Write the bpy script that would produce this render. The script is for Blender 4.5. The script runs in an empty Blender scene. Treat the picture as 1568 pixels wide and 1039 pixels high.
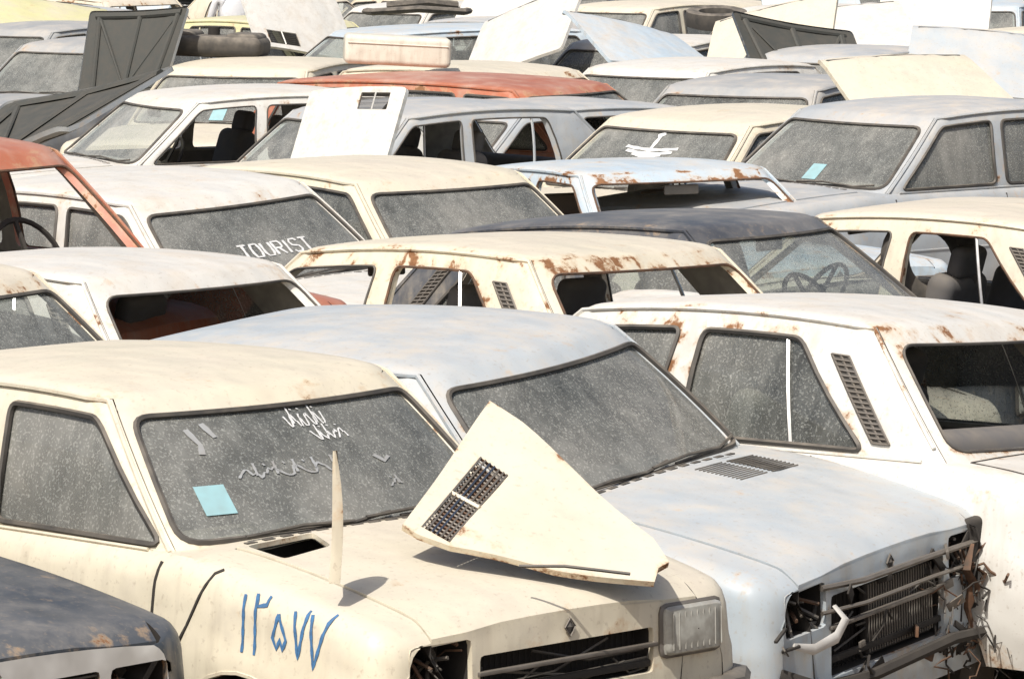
import bpy, math, random
from mathutils import Vector, Matrix
from mathutils.geometry import delaunay_2d_cdt
random.seed(7)
scene=bpy.context.scene
# ------------------------------------------------------------------ camera
cd=bpy.data.cameras.new("Camera"); cam=bpy.data.objects.new("Camera",cd); scene.collection.objects.link(cam)
cd.lens=149.23; cd.sensor_width=36; cd.clip_end=3000; cd.clip_start=0.5
cam.location=(0,0,2.9); cam.rotation_euler=(math.radians(83.7),0,0); scene.camera=cam
# ------------------------------------------------------------------ materials
def newmat(n):
    m=bpy.data.materials.new(n); m.use_nodes=True; nt=m.node_tree; nt.nodes.clear()
    out=nt.nodes.new("ShaderNodeOutputMaterial"); return m,nt,out
def N(nt,t,**k):
    n=nt.nodes.new(t)
    for a,b in k.items(): n.inputs[a].default_value=b
    return n
def L(nt,a,b): nt.links.new(a,b)
def math_(nt,op,a,b=None,clamp=False):
    n=nt.nodes.new("ShaderNodeMath"); n.operation=op; n.use_clamp=clamp
    for i,x in enumerate((a,b)):
        if x is None: continue
        if hasattr(x,'links'): L(nt,x,n.inputs[i])
        else: n.inputs[i].default_value=x
    return n.outputs[0]
def mixc(nt,f,a,b,bt='MIX'):
    n=nt.nodes.new("ShaderNodeMix"); n.data_type='RGBA'; n.blend_type=bt
    for s,x in ((n.inputs[0],f),(n.inputs[6],a),(n.inputs[7],b)):
        if hasattr(x,'links'): L(nt,x,s)
        else: s.default_value=x if not isinstance(x,tuple) or len(x)==4 else (*x,1)
    return n.outputs[2]
def maprange(nt,v,a,b,c=0,d=1):
    n=nt.nodes.new("ShaderNodeMapRange"); n.clamp=True
    L(nt,v,n.inputs[0])
    for i,x in ((1,a),(2,b),(3,c),(4,d)): n.inputs[i].default_value=x
    return n.outputs[0]
def coords(nt,scale=(1,1,1)):
    tc=nt.nodes.new("ShaderNodeTexCoord"); oi=nt.nodes.new("ShaderNodeObjectInfo")
    off=math_(nt,'MULTIPLY',oi.outputs['Random'],37.0)
    va=nt.nodes.new("ShaderNodeVectorMath"); va.operation='MULTIPLY_ADD'
    L(nt,tc.outputs['Object'],va.inputs[0]); va.inputs[1].default_value=scale; L(nt,off,va.inputs[2])
    return va.outputs[0],oi
def noise(nt,vec,scale,detail=4,rough=.55):
    n=nt.nodes.new("ShaderNodeTexNoise"); n.inputs['Scale'].default_value=scale; n.inputs['Detail'].default_value=detail
    n.inputs['Roughness'].default_value=rough; L(nt,vec,n.inputs['Vector']); return n.outputs['Fac']
def paint_mat():
    m,nt,out=newmat("paint"); vec,oi=coords(nt); vst,_=coords(nt,(1,1,.18))
    b=N(nt,"ShaderNodeBsdfPrincipled")
    geo=nt.nodes.new("ShaderNodeNewGeometry"); sep=nt.nodes.new("ShaderNodeSeparateXYZ"); L(nt,geo.outputs['Normal'],sep.inputs[0])
    n1=noise(nt,vec,1.7,3,.6); n2=noise(nt,vec,7,5,.68); n3=noise(nt,vst,14,3,.6); n4=noise(nt,vec,55,2,.6)
    base=oi.outputs['Color']
    bw=nt.nodes.new("ShaderNodeRGBToBW"); L(nt,base,bw.inputs[0])
    lum=maprange(nt,bw.outputs[0],.05,.5,.38,1.0)
    base=mixc(nt,math_(nt,'MULTIPLY',maprange(nt,n1,.35,.7,0,.18),lum),base,(.76,.74,.68))
    up=maprange(nt,sep.outputs['Z'],.25,.95,0,1)
    dm=math_(nt,'MULTIPLY',up,maprange(nt,n1,.34,.64,.22,.74))
    dm=math_(nt,'MULTIPLY',dm,maprange(nt,n2,.32,.68,.35,1.0))
    dm=math_(nt,'MULTIPLY',dm,lum)
    base=mixc(nt,dm,base,(.64,.56,.465))
    smu=math_(nt,'MULTIPLY',maprange(nt,n2,.50,.72,0,.40),lum)
    base=mixc(nt,smu,base,(.56,.50,.41))
    st=math_(nt,'MULTIPLY',maprange(nt,n3,.50,.75,0,.45),math_(nt,'SUBTRACT',1.0,up))
    base=mixc(nt,st,base,(.44,.38,.29))
    base=mixc(nt,maprange(nt,n4,.60,.74,0,.36),base,(.36,.29,.21))
    at=nt.nodes.new("ShaderNodeAttribute"); at.attribute_name="rust"
    amt=math_(nt,'ADD',math_(nt,'MULTIPLY',at.outputs['Fac'],.075),math_(nt,'MULTIPLY',oi.outputs['Alpha'],.072))
    amt=math_(nt,'ADD',amt,math_(nt,'MULTIPLY',math_(nt,'MULTIPLY',at.outputs['Fac'],oi.outputs['Alpha']),.16))
    rn=math_(nt,'ADD',noise(nt,vec,6.5,6,.70),amt)
    halo=maprange(nt,rn,.65,.745,0,.5); core=maprange(nt,rn,.735,.785,0,1)
    base=mixc(nt,halo,base,(.58,.40,.23))
    rc=mixc(nt,n4,(.12,.05,.022),(.38,.19,.085))
    base=mixc(nt,core,base,rc)
    L(nt,base,b.inputs['Base Color'])
    rough=math_(nt,'ADD',math_(nt,'MULTIPLY',dm,.35),.38)
    rough=math_(nt,'ADD',rough,math_(nt,'MULTIPLY',smu,.5))
    rough=math_(nt,'ADD',rough,math_(nt,'MULTIPLY',core,.4),True); L(nt,rough,b.inputs['Roughness'])
    b.inputs['Specular IOR Level'].default_value=.42
    bp=nt.nodes.new("ShaderNodeBump"); bp.inputs['Strength'].default_value=.8; bp.inputs['Distance'].default_value=.035
    L(nt,noise(nt,vec,3.2,2,.5),bp.inputs['Height']); L(nt,bp.outputs[0],b.inputs['Normal'])
    L(nt,b.outputs[0],out.inputs[0]); return m
def simple(n,col,rough=.6,metal=0,var=.35,dust=.35,scale=12):
    m,nt,out=newmat(n); vec,oi=coords(nt); b=N(nt,"ShaderNodeBsdfPrincipled",Roughness=rough,Metallic=metal)
    n1=noise(nt,vec,scale,2,.6)
    dark=tuple(c*(1-var) for c in col)
    c=mixc(nt,maprange(nt,n1,.3,.7),dark,col)
    geo=nt.nodes.new("ShaderNodeNewGeometry"); sep=nt.nodes.new("ShaderNodeSeparateXYZ"); L(nt,geo.outputs['Normal'],sep.inputs[0])
    up=maprange(nt,sep.outputs['Z'],-.2,.9,.2,1)
    c=mixc(nt,math_(nt,'MULTIPLY',math_(nt,'MULTIPLY',up,maprange(nt,n1,.3,.7,1,.3)),dust),c,(.50,.43,.34))
    L(nt,c,b.inputs['Base Color']); L(nt,b.outputs[0],out.inputs[0])
    return m
def glass_mat():
    m,nt,out=newmat("dusty_glass"); vec,oi=coords(nt); vst,_=coords(nt,(1,1,.25))
    tr=N(nt,"ShaderNodeBsdfTransparent",Color=(.86,.92,.89,1)); gl=N(nt,"ShaderNodeBsdfGlossy",Roughness=.05)
    df=N(nt,"ShaderNodeBsdfDiffuse")
    fr=nt.nodes.new("ShaderNodeFresnel"); fr.inputs[0].default_value=1.6
    m1=nt.nodes.new("ShaderNodeMixShader"); L(nt,fr.outputs[0],m1.inputs[0]); L(nt,tr.outputs[0],m1.inputs[1]); L(nt,gl.outputs[0],m1.inputs[2])
    n1=noise(nt,vec,1.8,2,.6); n2=noise(nt,vst,16,4,.6); n3=noise(nt,vec,130,0,.5); n4=noise(nt,vec,60,2,.5)
    f=maprange(nt,n1,.3,.7,.17,.42)
    f=math_(nt,'ADD',f,maprange(nt,n2,.38,.80,0,.20))
    f=math_(nt,'ADD',f,maprange(nt,n3,.60,.68,0,.20))
    f=math_(nt,'ADD',f,maprange(nt,n4,.66,.72,0,.22))
    f=math_(nt,'ADD',f,math_(nt,'MULTIPLY',math_(nt,'SUBTRACT',oi.outputs['Random'],.5),.14),True)
    dc=mixc(nt,n1,(.39,.42,.40),(.53,.50,.44)); L(nt,dc,df.inputs[0])
    m2=nt.nodes.new("ShaderNodeMixShader"); L(nt,f,m2.inputs[0]); L(nt,m1.outputs[0],m2.inputs[1]); L(nt,df.outputs[0],m2.inputs[2])
    L(nt,m2.outputs[0],out.inputs[0]); return m
MATS={}
MATS['paint']=paint_mat()
MATS['glass']=glass_mat()
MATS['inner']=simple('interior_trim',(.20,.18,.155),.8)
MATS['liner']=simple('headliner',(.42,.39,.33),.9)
MATS['rubber']=simple('black_rubber',(.03,.03,.03),.6,dust=.4)
MATS['void']=simple('void_black',(.025,.022,.02),.9,dust=.12)  # near-black for seams, recess walls, the engine bay and small dark parts
MATS['chrome']=simple('dull_chrome',(.55,.55,.54),.32,1.0,dust=.3)
MATS['metal']=simple('bare_metal',(.22,.20,.18),.6,.5,var=.7,dust=.45)
MATS['rustm']=simple('rusty_metal',(.17,.085,.045),.85,0,var=.8,dust=.15,scale=25)
MATS['tyre']=simple('tyre_rubber',(.025,.025,.025),.8,dust=.5)
MATS['seat']=simple('seat_fabric',(.11,.11,.115),.9,dust=.35)
MATS['seat2']=simple('seat_vinyl',(.22,.15,.11),.8,dust=.35)
MATS['white']=simple('white_marker',(.75,.75,.73),.8,dust=.1,var=.1)
MATS['blue']=simple('blue_marker',(.06,.20,.42),.8,dust=.1,var=.4,scale=60)
MATS['sticker']=simple('sticker_teal',(.33,.58,.62),.7,dust=.2,var=.2)
MATS['lens']=simple('lamp_lens',(.42,.42,.38),.25,dust=.4,scale=30)
MATS['red']=simple('red_lens',(.35,.03,.02),.3,dust=.3)
MATS['ppaint']=simple('panel_grey',(.40,.42,.43),.6,dust=.3)
MATS['hoodin']=simple('hood_underside',(.05,.055,.05),.75,dust=.15,var=.4)
MATS['wpaint']=simple('panel_white',(.72,.71,.67),.55,dust=.4,var=.25,scale=9)
MATS['skin']=simple('skin',(.36,.22,.15),.6,dust=0,var=.1)
MATS['shirt']=simple('white_shirt',(.78,.78,.78),.8,dust=0,var=.08)
MATS['trouser']=simple('trousers',(.06,.07,.10),.9,dust=.1)
MK=list(MATS.keys()); MI={k:i for i,k in enumerate(MK)}
# ------------------------------------------------------------------ mesh builder
class MB:
    def __init__(s): s.v=[];s.f=[];s.m=[];s.r=[]
    def add(s,vs,fs,mat,rust=0.0):
        o=len(s.v); s.v+=[tuple(p) for p in vs]; s.r+= list(rust) if isinstance(rust,(list,tuple)) else [rust]*len(vs)
        k=MI[mat]
        for f in fs: s.f.append(tuple(i+o for i in f)); s.m.append(k)
    def grid(s,rows,mat,rust=0.0,closed=False):
        n=len(rows[0]); vs=[p for r in rows for p in r]; fs=[]
        for i in range(len(rows)-1):
            for j in range(n-1 if not closed else n):
                a=i*n+j; b=i*n+(j+1)%n; fs.append((a,b,b+n,a+n))
        s.add(vs,fs,mat,rust)
    def tube(s,path,r,mat,n=6,closed=False,rust=0.0,flat=1.0):
        P=[Vector(p) for p in path]; m=len(P); rows=[]; prev=None
        for i in range(m):
            if closed: t=P[(i+1)%m]-P[i-1]
            else: t=P[min(i+1,m-1)]-P[max(i-1,0)]
            if t.length<1e-9: t=Vector((1,0,0))
            t.normalize()
            if prev is None: u=t.cross(Vector((0,0,1)))
            else: u=prev-t*prev.dot(t)
            if u.length<1e-3: u=t.cross(Vector((0,1,0)))
            u.normalize(); prev=u; w=t.cross(u)
            rr=r[i] if isinstance(r,(list,tuple)) else r
            rows.append([P[i]+u*(rr*math.cos(2*math.pi*k/n))+w*(rr*flat*math.sin(2*math.pi*k/n)) for k in range(n)])
        if closed: rows.append(rows[0])
        s.grid(rows,mat,rust,closed=True)
        if not closed:
            s.add(rows[0],[tuple(range(n))],mat,rust); s.add(rows[-1],[tuple(range(n))],mat,rust)
    def rbox(s,c,size,mat,r=.03,n=3,M=None,rust=0.0,taper=0):
        hx,hy,hz=[a/2 for a in size]; r=min(r,hx*.99,hy*.99,hz*.99)
        def axis(h):
            a=[-h]
            for k in range(1,n+1): a.append(-h+r*k/n)
            return a+[-x for x in reversed(a)]
        X,Y,Z=axis(hx),axis(hy),axis(hz)
        def rd(q):
            cc=Vector((max(-hx+r,min(hx-r,q[0])),max(-hy+r,min(hy-r,q[1])),max(-hz+r,min(hz-r,q[2]))))
            d=Vector(q)-cc
            p=cc+(d.normalized()*r if d.length>1e-9 else d)
            if taper: p.y*=1-taper*(p.z/hz*.5+.5)
            if M is not None: p=M@p
            return p+Vector(c)
        for (A,B,f) in ((X,Y,lambda a,b:(a,b,hz)),(X,Y,lambda a,b:(a,b,-hz)),(X,Z,lambda a,b:(a,hy,b)),(X,Z,lambda a,b:(a,-hy,b)),(Y,Z,lambda a,b:(hx,a,b)),(Y,Z,lambda a,b:(-hx,a,b))):
            s.grid([[rd(f(a,b)) for b in B] for a in A],mat,rust)
    def box(s,c,size,mat,M=None,rust=0.0): s.rbox(c,size,mat,r=min(size)*.15,n=1,M=M,rust=rust)
    def ribbon(s,pts,w,fn,mat,step=.03):
        P=[Vector(p) for p in pts]; Q=[P[0]]
        for a,b in zip(P,P[1:]):
            k=max(1,int((b-a).length/step)); Q+=[a+(b-a)*(i/k) for i in range(1,k+1)]
        rows=[]
        for i,p in enumerate(Q):
            t=Q[min(i+1,len(Q)-1)]-Q[max(i-1,0)]
            if t.length<1e-9: t=Vector((1,0))
            t.normalize(); nn=Vector((-t.y,t.x))*w/2*(1+.2*math.sin(i*1.7))
            rows.append([fn(p+nn),fn(p-nn)])
        s.grid(rows,mat)
    def lathe(s,prof,c,axis,mat,n=20):
        rows=[]
        for r,h in prof:
            row=[]
            for k in range(n):
                a=2*math.pi*k/n
                p=Vector((r*math.cos(a),h,r*math.sin(a))) if axis=='y' else (Vector((h,r*math.cos(a),r*math.sin(a))) if axis=='x' else Vector((r*math.cos(a),r*math.sin(a),h)))
                row.append(p+Vector(c))
            rows.append(row)
        s.grid(rows,mat,closed=True)
    def mesh(s,name,merge=True):
        import bmesh
        me=bpy.data.meshes.new(name); me.from_pydata(s.v,[],s.f)
        for k in MK: me.materials.append(MATS[k])
        me.polygons.foreach_set('material_index',s.m)
        at=me.attributes.new('rust','FLOAT','POINT'); at.data.foreach_set('value',s.r)
        bm=bmesh.new(); bm.from_mesh(me)
        if merge: bmesh.ops.remove_doubles(bm,verts=bm.verts,dist=.0004)
        bmesh.ops.recalc_face_normals(bm,faces=bm.faces)
        bm.to_mesh(me); bm.free()
        me.polygons.foreach_set('use_smooth',[True]*len(me.polygons))
        me.set_sharp_from_angle(angle=math.radians(38))
        me.update(); return me
def rpoly(pts,r,n=4):
    P=[Vector(p) for p in pts]; m=len(P); out=[]
    for i in range(m):
        a,b,c=P[i-1],P[i],P[(i+1)%m]
        d1=(a-b); d2=(c-b); rr=r[i] if isinstance(r,(list,tuple)) else r
        k1=min(rr,d1.length*.48); k2=min(rr,d2.length*.48)
        s=b+d1.normalized()*k1; e=b+d2.normalized()*k2
        for j in range(n+1):
            t=j/n; out.append(s*(1-t)**2+b*2*t*(1-t)+e*t*t)
    return out
def dens(poly,step,closed=True):
    out=[]; m=len(poly)
    for i in range(m if closed else m-1):
        a=Vector(poly[i]); b=Vector(poly[(i+1)%m]); k=max(1,int((b-a).length/step+.5))
        out+=[a+(b-a)*(j/k) for j in range(k)]
    return out
def pip(p,poly):
    x,y=p; c=False; m=len(poly)
    for i in range(m):
        x1,y1=poly[i]; x2,y2=poly[i-1]
        if (y1>y)!=(y2>y) and x<(x2-x1)*(y-y1)/(y2-y1)+x1: c=not c
    return c
def cdt(outer,holes,step=.08,extra=()):
    pts=[];edges=[]
    for poly in [outer]+list(holes):
        o=len(pts); pts+=[Vector(p) for p in poly]; m=len(poly)
        edges+=[(o+i,o+(i+1)%m) for i in range(m)]
    nb=len(pts); no=len(outer)
    xs=[p[0] for p in outer]; ys=[p[1] for p in outer]
    x=min(xs)+step*.7
    cand=[]
    while x<max(xs):
        y=min(ys)+step*.6
        while y<max(ys): cand.append(Vector((x,y))); y+=step
        x+=step
    cand+= [Vector(e) for e in extra]
    for c in cand:
        if pip(c,outer) and min((c-q).length_squared for q in pts[:nb])>(step*.33)**2: pts.append(c)
    v,e,f,ov,oe,of=delaunay_2d_cdt(pts,edges,[],0,1e-6)
    tags=[];tri=[]
    for t in f:
        c=(v[t[0]]+v[t[1]]+v[t[2]])/3
        if not pip(c,outer): continue
        tg=-1
        for i,h in enumerate(holes):
            if pip(c,h): tg=i;break
        tri.append(tuple(t));tags.append(tg)
    rust=[1.0 if (ov[i] and no<=min(ov[i])<nb) else 0.0 for i in range(len(v))]
    return v,tri,tags,rust
# ------------------------------------------------------------------ car styles
R5=dict(xF=1.66,xB=-1.75,W=.76,zbot=.26,xc=.71,xh=.28,xb=-1.66,xe=-1.22,zb=.90,zr=1.345,crown=.03,wr=.575,zhf=.755,zbf=.80,rdrop=.045,
   xfa=1.08,xra=-1.26,hw=.53,fwin=(.06,.90),bwin=(.2,.88),cr=.11,bulge=.07,taper=.025,
   side=[[(-.17,.05),(.64,.05),(.24,.87),(-.19,.87)],[(-.28,.05),(-.28,.87),(-1.08,.87),(-1.38,.3),(-1.3,.05)]],
   seams=[[(.95,.90),(.89,.80),(.81,.66),(.77,.52),(.76,.36)],[(.69,.88),(.68,.8),(.675,.72)],-.22],rc=.10,
   lights=[(.375,.66,.575,.725)],grille=(.345,.53,.665))
R12=dict(xF=2.12,xB=-2.20,W=.81,zbot=.27,xc=.98,xh=.50,xb=-1.24,xe=-.84,zb=.92,zr=1.385,crown=.028,wr=.60,zhf=.80,zbf=.76,
   xfa=1.36,xra=-1.10,hw=.62,fwin=(.06,.90),bwin=(.10,.89),cr=.10,bulge=.06,
   side=[[(.02,.05),(.88,.05),(.47,.84),(-.02,.84)],[(-.89,.05),(-.11,.05),(-.12,.84),(-.54,.84)]],
   seams=[.92,-.05,-.84],rc=.12,divider=[(-.58,.05),(-.48,.84)],vents=(.12,.76),
   lights=[(.42,.68,.54,.72)],grille=(.38,.54,.72))
R12S=dict(R12,vents=(.34,.78))
PK=dict(xF=2.10,xB=-2.15,W=.80,zbot=.27,xc=.92,xh=.42,xb=-1.42,xe=-1.02,zb=.93,zr=1.38,crown=.03,wr=.61,zhf=.86,zbf=.86,
   xfa=1.34,xra=-1.16,hw=.60,fwin=(.07,.90),bwin=(.10,.88),cr=.10,bulge=.05,
   side=[[(.02,.05),(.78,.05),(.38,.87),(-.02,.87)],[(-.80,.05),(-.07,.05),(-.10,.87),(-.72,.87)]],
   seams=[.86,-.03,-.82],rc=.08,divider=[(-.55,.05),(-.60,.87)],
   lights=[(.40,.62,.58,.78)],grille=(.38,.58,.78))
WG=dict(PK,xb=-2.05,xe=-1.75,side=PK['side']+[[(-.92,.05),(-.88,.88),(-1.60,.88),(-1.78,.05)]],bwin=(.15,.88))
def lerp(a,b,t): return a+(b-a)*t
OFF=[(0,.05),(.15,.012),(.4,0),(.6,0),(.70,.016),(.88,.026),(.96,.042),(1,.075)]
def off(h):
    h=max(0,min(1,h))
    for (a,b),(c,d) in zip(OFF,OFF[1:]):
        if h<=c: return lerp(b,d,(h-a)/(c-a))
    return .075
def build_car(name,S,glass='fbs',hood='on',marks=None,lamps=(1,1),dash=True,front='grille',seatmat='seat',notch=False,steer=1,vent=False,bumper='rubber',junk=0,seed=1,fmat='paint'):
    rnd=random.Random(seed); mb=MB()
    xF,xB,W,zbot,xc,xh,xb,xe,zb,zr,wr=[S[k] for k in ('xF','xB','W','zbot','xc','xh','xb','xe','zb','zr','wr')]
    wb=W-.075; xm=(xh+xe)/2; hl=(xh-xe)/2; hgt=zr-zb; rcab=S['cr']; rc=S['rc']; tp=S.get('taper',.035)
    rd_=S.get('rdrop',0)
    def arch(x): return -.035*((x-xm)/hl)**2-rd_*max(0,(xh-x)/(2*hl))**1.5
    def Wx(x):
        w=W-tp*(max(0,x-xc)/(xF-xc))**2-.03*(max(0,xb-x)/max(.3,(xb-xB)))**2*(1 if xb-xB>.3 else 0)
        d=x-(xF-rc)
        if d>0: w-=rc-math.sqrt(max(0,rc*rc-d*d))
        d=(xB+rc)-x
        if d>0: w-=rc-math.sqrt(max(0,rc*rc-d*d))
        return w
    def T(x):
        if x>=xc:
            t=(x-xc)/(xF-xc); z=lerp(zb,S['zhf'],t**1.5)
            d=(x-(xF-.10))/.10
            if d>0: z-=.035*d*d
            return z
        if x<=xb:
            t=(xb-x)/(xb-xB); z=lerp(zb,S['zbf'],t**1.4)
            d=((xB+.10)-x)/.10
            if d>0: z-=.05*d*d
            return z
        return zb
    def cab(kind,a,v,ins=0.0):
        w=lerp(wb,wr,v)+.018*4*v*(1-v)-ins; f=lerp(xc,xh,v)+.02*4*v*(1-v)-ins; r=lerp(xb,xe,v)-.015*4*v*(1-v)+ins
        if kind=='f': q=(f,a*w)
        elif kind=='b': q=(r,a*w)
        else: q=(lerp(r,f,a),w if kind=='l' else -w)
        cx=(f+r)/2; hx=(f-r)/2
        rr=rcab; qx,qy=q[0]-cx,q[1]
        c=(max(-hx+rr,min(hx-rr,qx)),max(-w+rr,min(w-rr,qy))); d=Vector((qx-c[0],qy-c[1]))
        if d.length>1e-9: d=d.normalized()*rr
        X=cx+c[0]+d.x; Y=c[1]+d.y
        bl=S['bulge']*(1-(Y/w)**2)
        if kind=='f': X+=bl
        if kind=='b': X-=bl*.7
        z=zb+v*(hgt+arch(X))
        return Vector((X,Y,z))
    sl=math.hypot(hgt,xc-xh)
    def domfront(kind,ins=0.0):
        return lambda p: cab(kind,p[0]/wb,p[1]/sl,ins)
    def t_of(x,v):
        f=lerp(xc,xh,v); r=lerp(xb,xe,v); return (x-r)/(f-r)
    LL=xc-xb
    def domside(kind,ins=0.0):
        return lambda p: cab(kind,p[0]/LL,p[1]/hgt,ins)
    def panel(kind,outer,holes,dm,hasglass,extra):
        v,tri,tags,rust=cdt(outer,holes,.07,extra)
        o=dm(kind,0); i=dm(kind,.035)
        body=[t for t,g_ in zip(tri,tags) if g_<0]
        mb.add([o(p) for p in v],body,'paint',rust)
        mb.add([i(p) for p in v],body,'liner')
        gm=dm(kind,.012)
        for hi,h in enumerate(holes):
            h=[Vector(p) for p in h]
            mb.grid([[o(p) for p in h],[i(p) for p in h]],'paint',.8,closed=True)
            hg = hasglass[hi]
            mb.tube([dm(kind,-.002)(p) for p in h],.010 if hg else .006,'rubber' if (hg or rnd.random()<.6) else 'rustm',5,True)
            if hg:
                gt=[t for t,g_ in zip(tri,tags) if g_==hi]
                mb.add([gm(p) for p in v],gt,'glass')
    ex=[(s*wb*(1-k*.045),sl*j/7) for s in(-1,1) for k in (1,2) for j in range(1,7)]
    def fo(): return dens([(-wb,0),(wb,0),(wb,sl),(-wb,sl)],sl/7)
    a,b=S['fwin']
    hf=dens(rpoly([(-wb*.945,a*sl),(wb*.945,a*sl),(wb*.915,b*sl),(-wb*.915,b*sl)],[.09,.09,.07,.07],5),.09)
    a,b=S['bwin']
    hb=dens(rpoly([(-wb*.92,a*sl),(wb*.92,a*sl),(wb*.90,b*sl),(-wb*.90,b*sl)],.08,5),.09)
    panel('f',fo(),[hf],domfront,['f' in glass],ex); panel('b',fo(),[hb],domfront,['b' in glass],ex)
    for kind in 'lr':
        holes=[]
        for wn in S['side']:
            holes.append(dens(rpoly([(t_of(x,v)*LL,v*hgt) for x,v in wn],.045,4),.09))
        n=max(8,int(LL/.1))
        outer=[(LL*i/n,0) for i in range(n)]+[(LL,hgt*i/7) for i in range(7)]+[(LL*(1-i/n),hgt) for i in range(n)]+[(0,hgt*(1-i/7)) for i in range(7)]
        ex2=[(e,hgt*j/7) for e in [.02,.045,.08,LL-.02,LL-.045,LL-.08] for j in range(1,7)]
        sg=[('s' in glass) or (kind in glass)]*len(holes)
        panel(kind,outer,holes,domside,sg,ex2)
        if 'divider' in S:
            (x0,v0),(x1,v1)=S['divider']
            mb.tube([domside(kind,.004)((t_of(lerp(x0,x1,t),lerp(v0,v1,t))*LL,lerp(v0,v1,t)*hgt)) for t in [i/6 for i in range(7)]],.009,'paint' if not S.get('vents') else 'chrome',5)
        if S.get('vents'):
            va,vb=S['vents']
            def cp(t,v): return t_of(lerp(-1.03,-.655,v)+t*.07,v)
            mp=lambda p,ins: cab(kind,cp(p[0],p[1]),p[1],ins)
            mb.grid([[mp((i/2,lerp(va,vb,j/10)),-.003) for i in range(3)] for j in range(11)],'rubber')
            for t_ in (0,.48,1):
                mb.tube([mp((t_,lerp(va,vb,j/8)),-.006) for j in range(9)],.005,'metal',5)
            ns=int(26*(vb-va))+1
            for j in range(ns+1):
                v=lerp(va,vb,j/ns)
                mb.tube([mp((0,v),-.007),mp((.5,v),-.009),mp((1,v),-.007)],.004,'metal',4)
    ring=[]
    n=max(8,int(LL/.1))
    for i in range(n): ring.append(cab('r',i/n,1))
    k=max(1,int((2*wb)/(sl/7)+.5))
    for i in range(k): ring.append(cab('f',-1+2*i/k,1))
    for i in range(n): ring.append(cab('l',1-i/n,1))
    for i in range(k): ring.append(cab('b',1-2*i/k,1))
    rows=[]
    for s_ in (1,.985,.965,.94,.88,.8,.68,.54,.38,.2,.05):
        rows.append([Vector((xm+s_*(p.x-xm),s_*p.y,zr+arch(p.x)*(s_**2)+S['crown']*(1-s_**3.0)+.012*(1-max(0,(s_-.94)/.06)**2))) for p in ring])
    mb.grid(rows,'paint',[ (.75 if i==0 else .5 if i==1 else .2 if i==2 else 0) for i,r in enumerate(rows) for _ in r],closed=True)
    mb.add(rows[-1],[tuple(range(len(ring)))],'paint')
    mb.grid([[p-Vector((0,0,.035)) for p in r] for r in rows],'liner',closed=True)
    for kind,sg_ in (('r',-1),('l',1)):
        path=[cab(kind,1-.012,v,-.006) for v in [i/8 for i in range(8)]]+[cab(kind,1-(.012+i*.976/16),1,-.010)+Vector((0,0,-.004)) for i in range(17)]+[cab(kind,.012,1-i/8,-.006) for i in range(1,8)]
        mb.tube(path,.008,'paint',5,rust=.45)
    archs=[S['xfa'],S['xra']]; ar=.335; az=.27
    st=set([round(xB+(xF-xB)*i/46,4) for i in range(47)]+[xc,xb])
    for ax in archs: st|={round(ax+ar*math.cos(math.pi*i/12),4) for i in range(13)}
    for k in range(1,6): st.add(round(xF-rc*(1-math.sin(k/6*math.pi/2)),4)); st.add(round(xB+rc*(1-math.sin(k/6*math.pi/2)),4))
    for k in range(5): st.add(round(xF-.10*k/5,4)); st.add(round(xB+.10*k/5,4))
    st=sorted(st)
    def zlow(x):
        z=zbot
        for ax in archs:
            d=abs(x-ax)
            if d<ar: z=max(z,az+math.sqrt(ar*ar-d*d)*.98)
        return z
    fr=[0,.08,.2,.35,.5,.62,.7,.78,.88,.94,.975,1]
    def prof(x,full=False):
        t=T(x); zl=zbot if full else min(zlow(x),t-.02); w=Wx(x); out=[]
        for f in fr:
            z=lerp(zl,t,f); out.append((w-off((z-zbot)/(t-zbot)),z))
        return out
    def side_pt(x,z,sg=1,o=.002):
        return Vector((x,sg*(Wx(x)-off((z-zbot)/(T(x)-zbot))+o),z))
    for sg in (1,-1):
        mb.grid([[Vector((x,sg*y,z)) for y,z in prof(x)] for x in st],'paint',[ (.7 if j==0 else .25 if j==1 else .12 if j>=10 else 0) for x in st for j in range(len(fr))])
        for ax in archs:
            mb.tube([side_pt(ax+ar*math.cos(math.pi*i/16),az+ar*.98*math.sin(math.pi*i/16)+.003,sg,-.003) for i in range(0,17)],.008,'paint',5,rust=.8)
        for sx in S['seams']:
            if isinstance(sx,list): mb.tube([side_pt(x_,min(z_,T(x_)-.004),sg,.0) for x_,z_ in [(lerp(p[0],q[0],t),lerp(p[1],q[1],t)) for p,q in zip(sx,sx[1:]) for t in (0,.33,.66,1)]],.006,'void',4)
            else: mb.tube([side_pt(sx,z,sg,-.001) for z in [.32+(zb-.03-.32)*i/8 for i in range(9)]],.0055,'void',4)
        mb.tube([side_pt(x,.60,sg,0) for x in [S['xra']+.3+(S['xfa']-S['xra']-.6)*i/12 for i in range(13)]],.006,'paint',5)
        mb.tube([cab('l' if sg>0 else 'r',i/20,0,-.004)+Vector((0,0,.004)) for i in range(1,20)],.006,'paint',5,rust=.3)
        for sx in S['seams'][1:]:
            if isinstance(sx,list): continue
            hx=sx+.12; mb.tube([side_pt(hx,.76,sg,.0),side_pt(hx+.02,.76,sg,.022),side_pt(hx+.11,.76,sg,.022),side_pt(hx+.13,.76,sg,0)],.009,'chrome',5)
    cr=.028
    def deck(x,y):
        w=max(.05,Wx(x)-.075); return Vector((x,y,T(x)+cr*(1-min(1,abs(y)/w)**2.2)))
    xs=[xc-.14]+[x for x in st if x>=xc-.0001]
    hx0=xc+.09; hw=S['hw']
    def hwx(x): return min(hw,Wx(x)-.085)
    xs2=sorted(set([x for x in xs if x>hx0+.01]+[hx0]))
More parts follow.
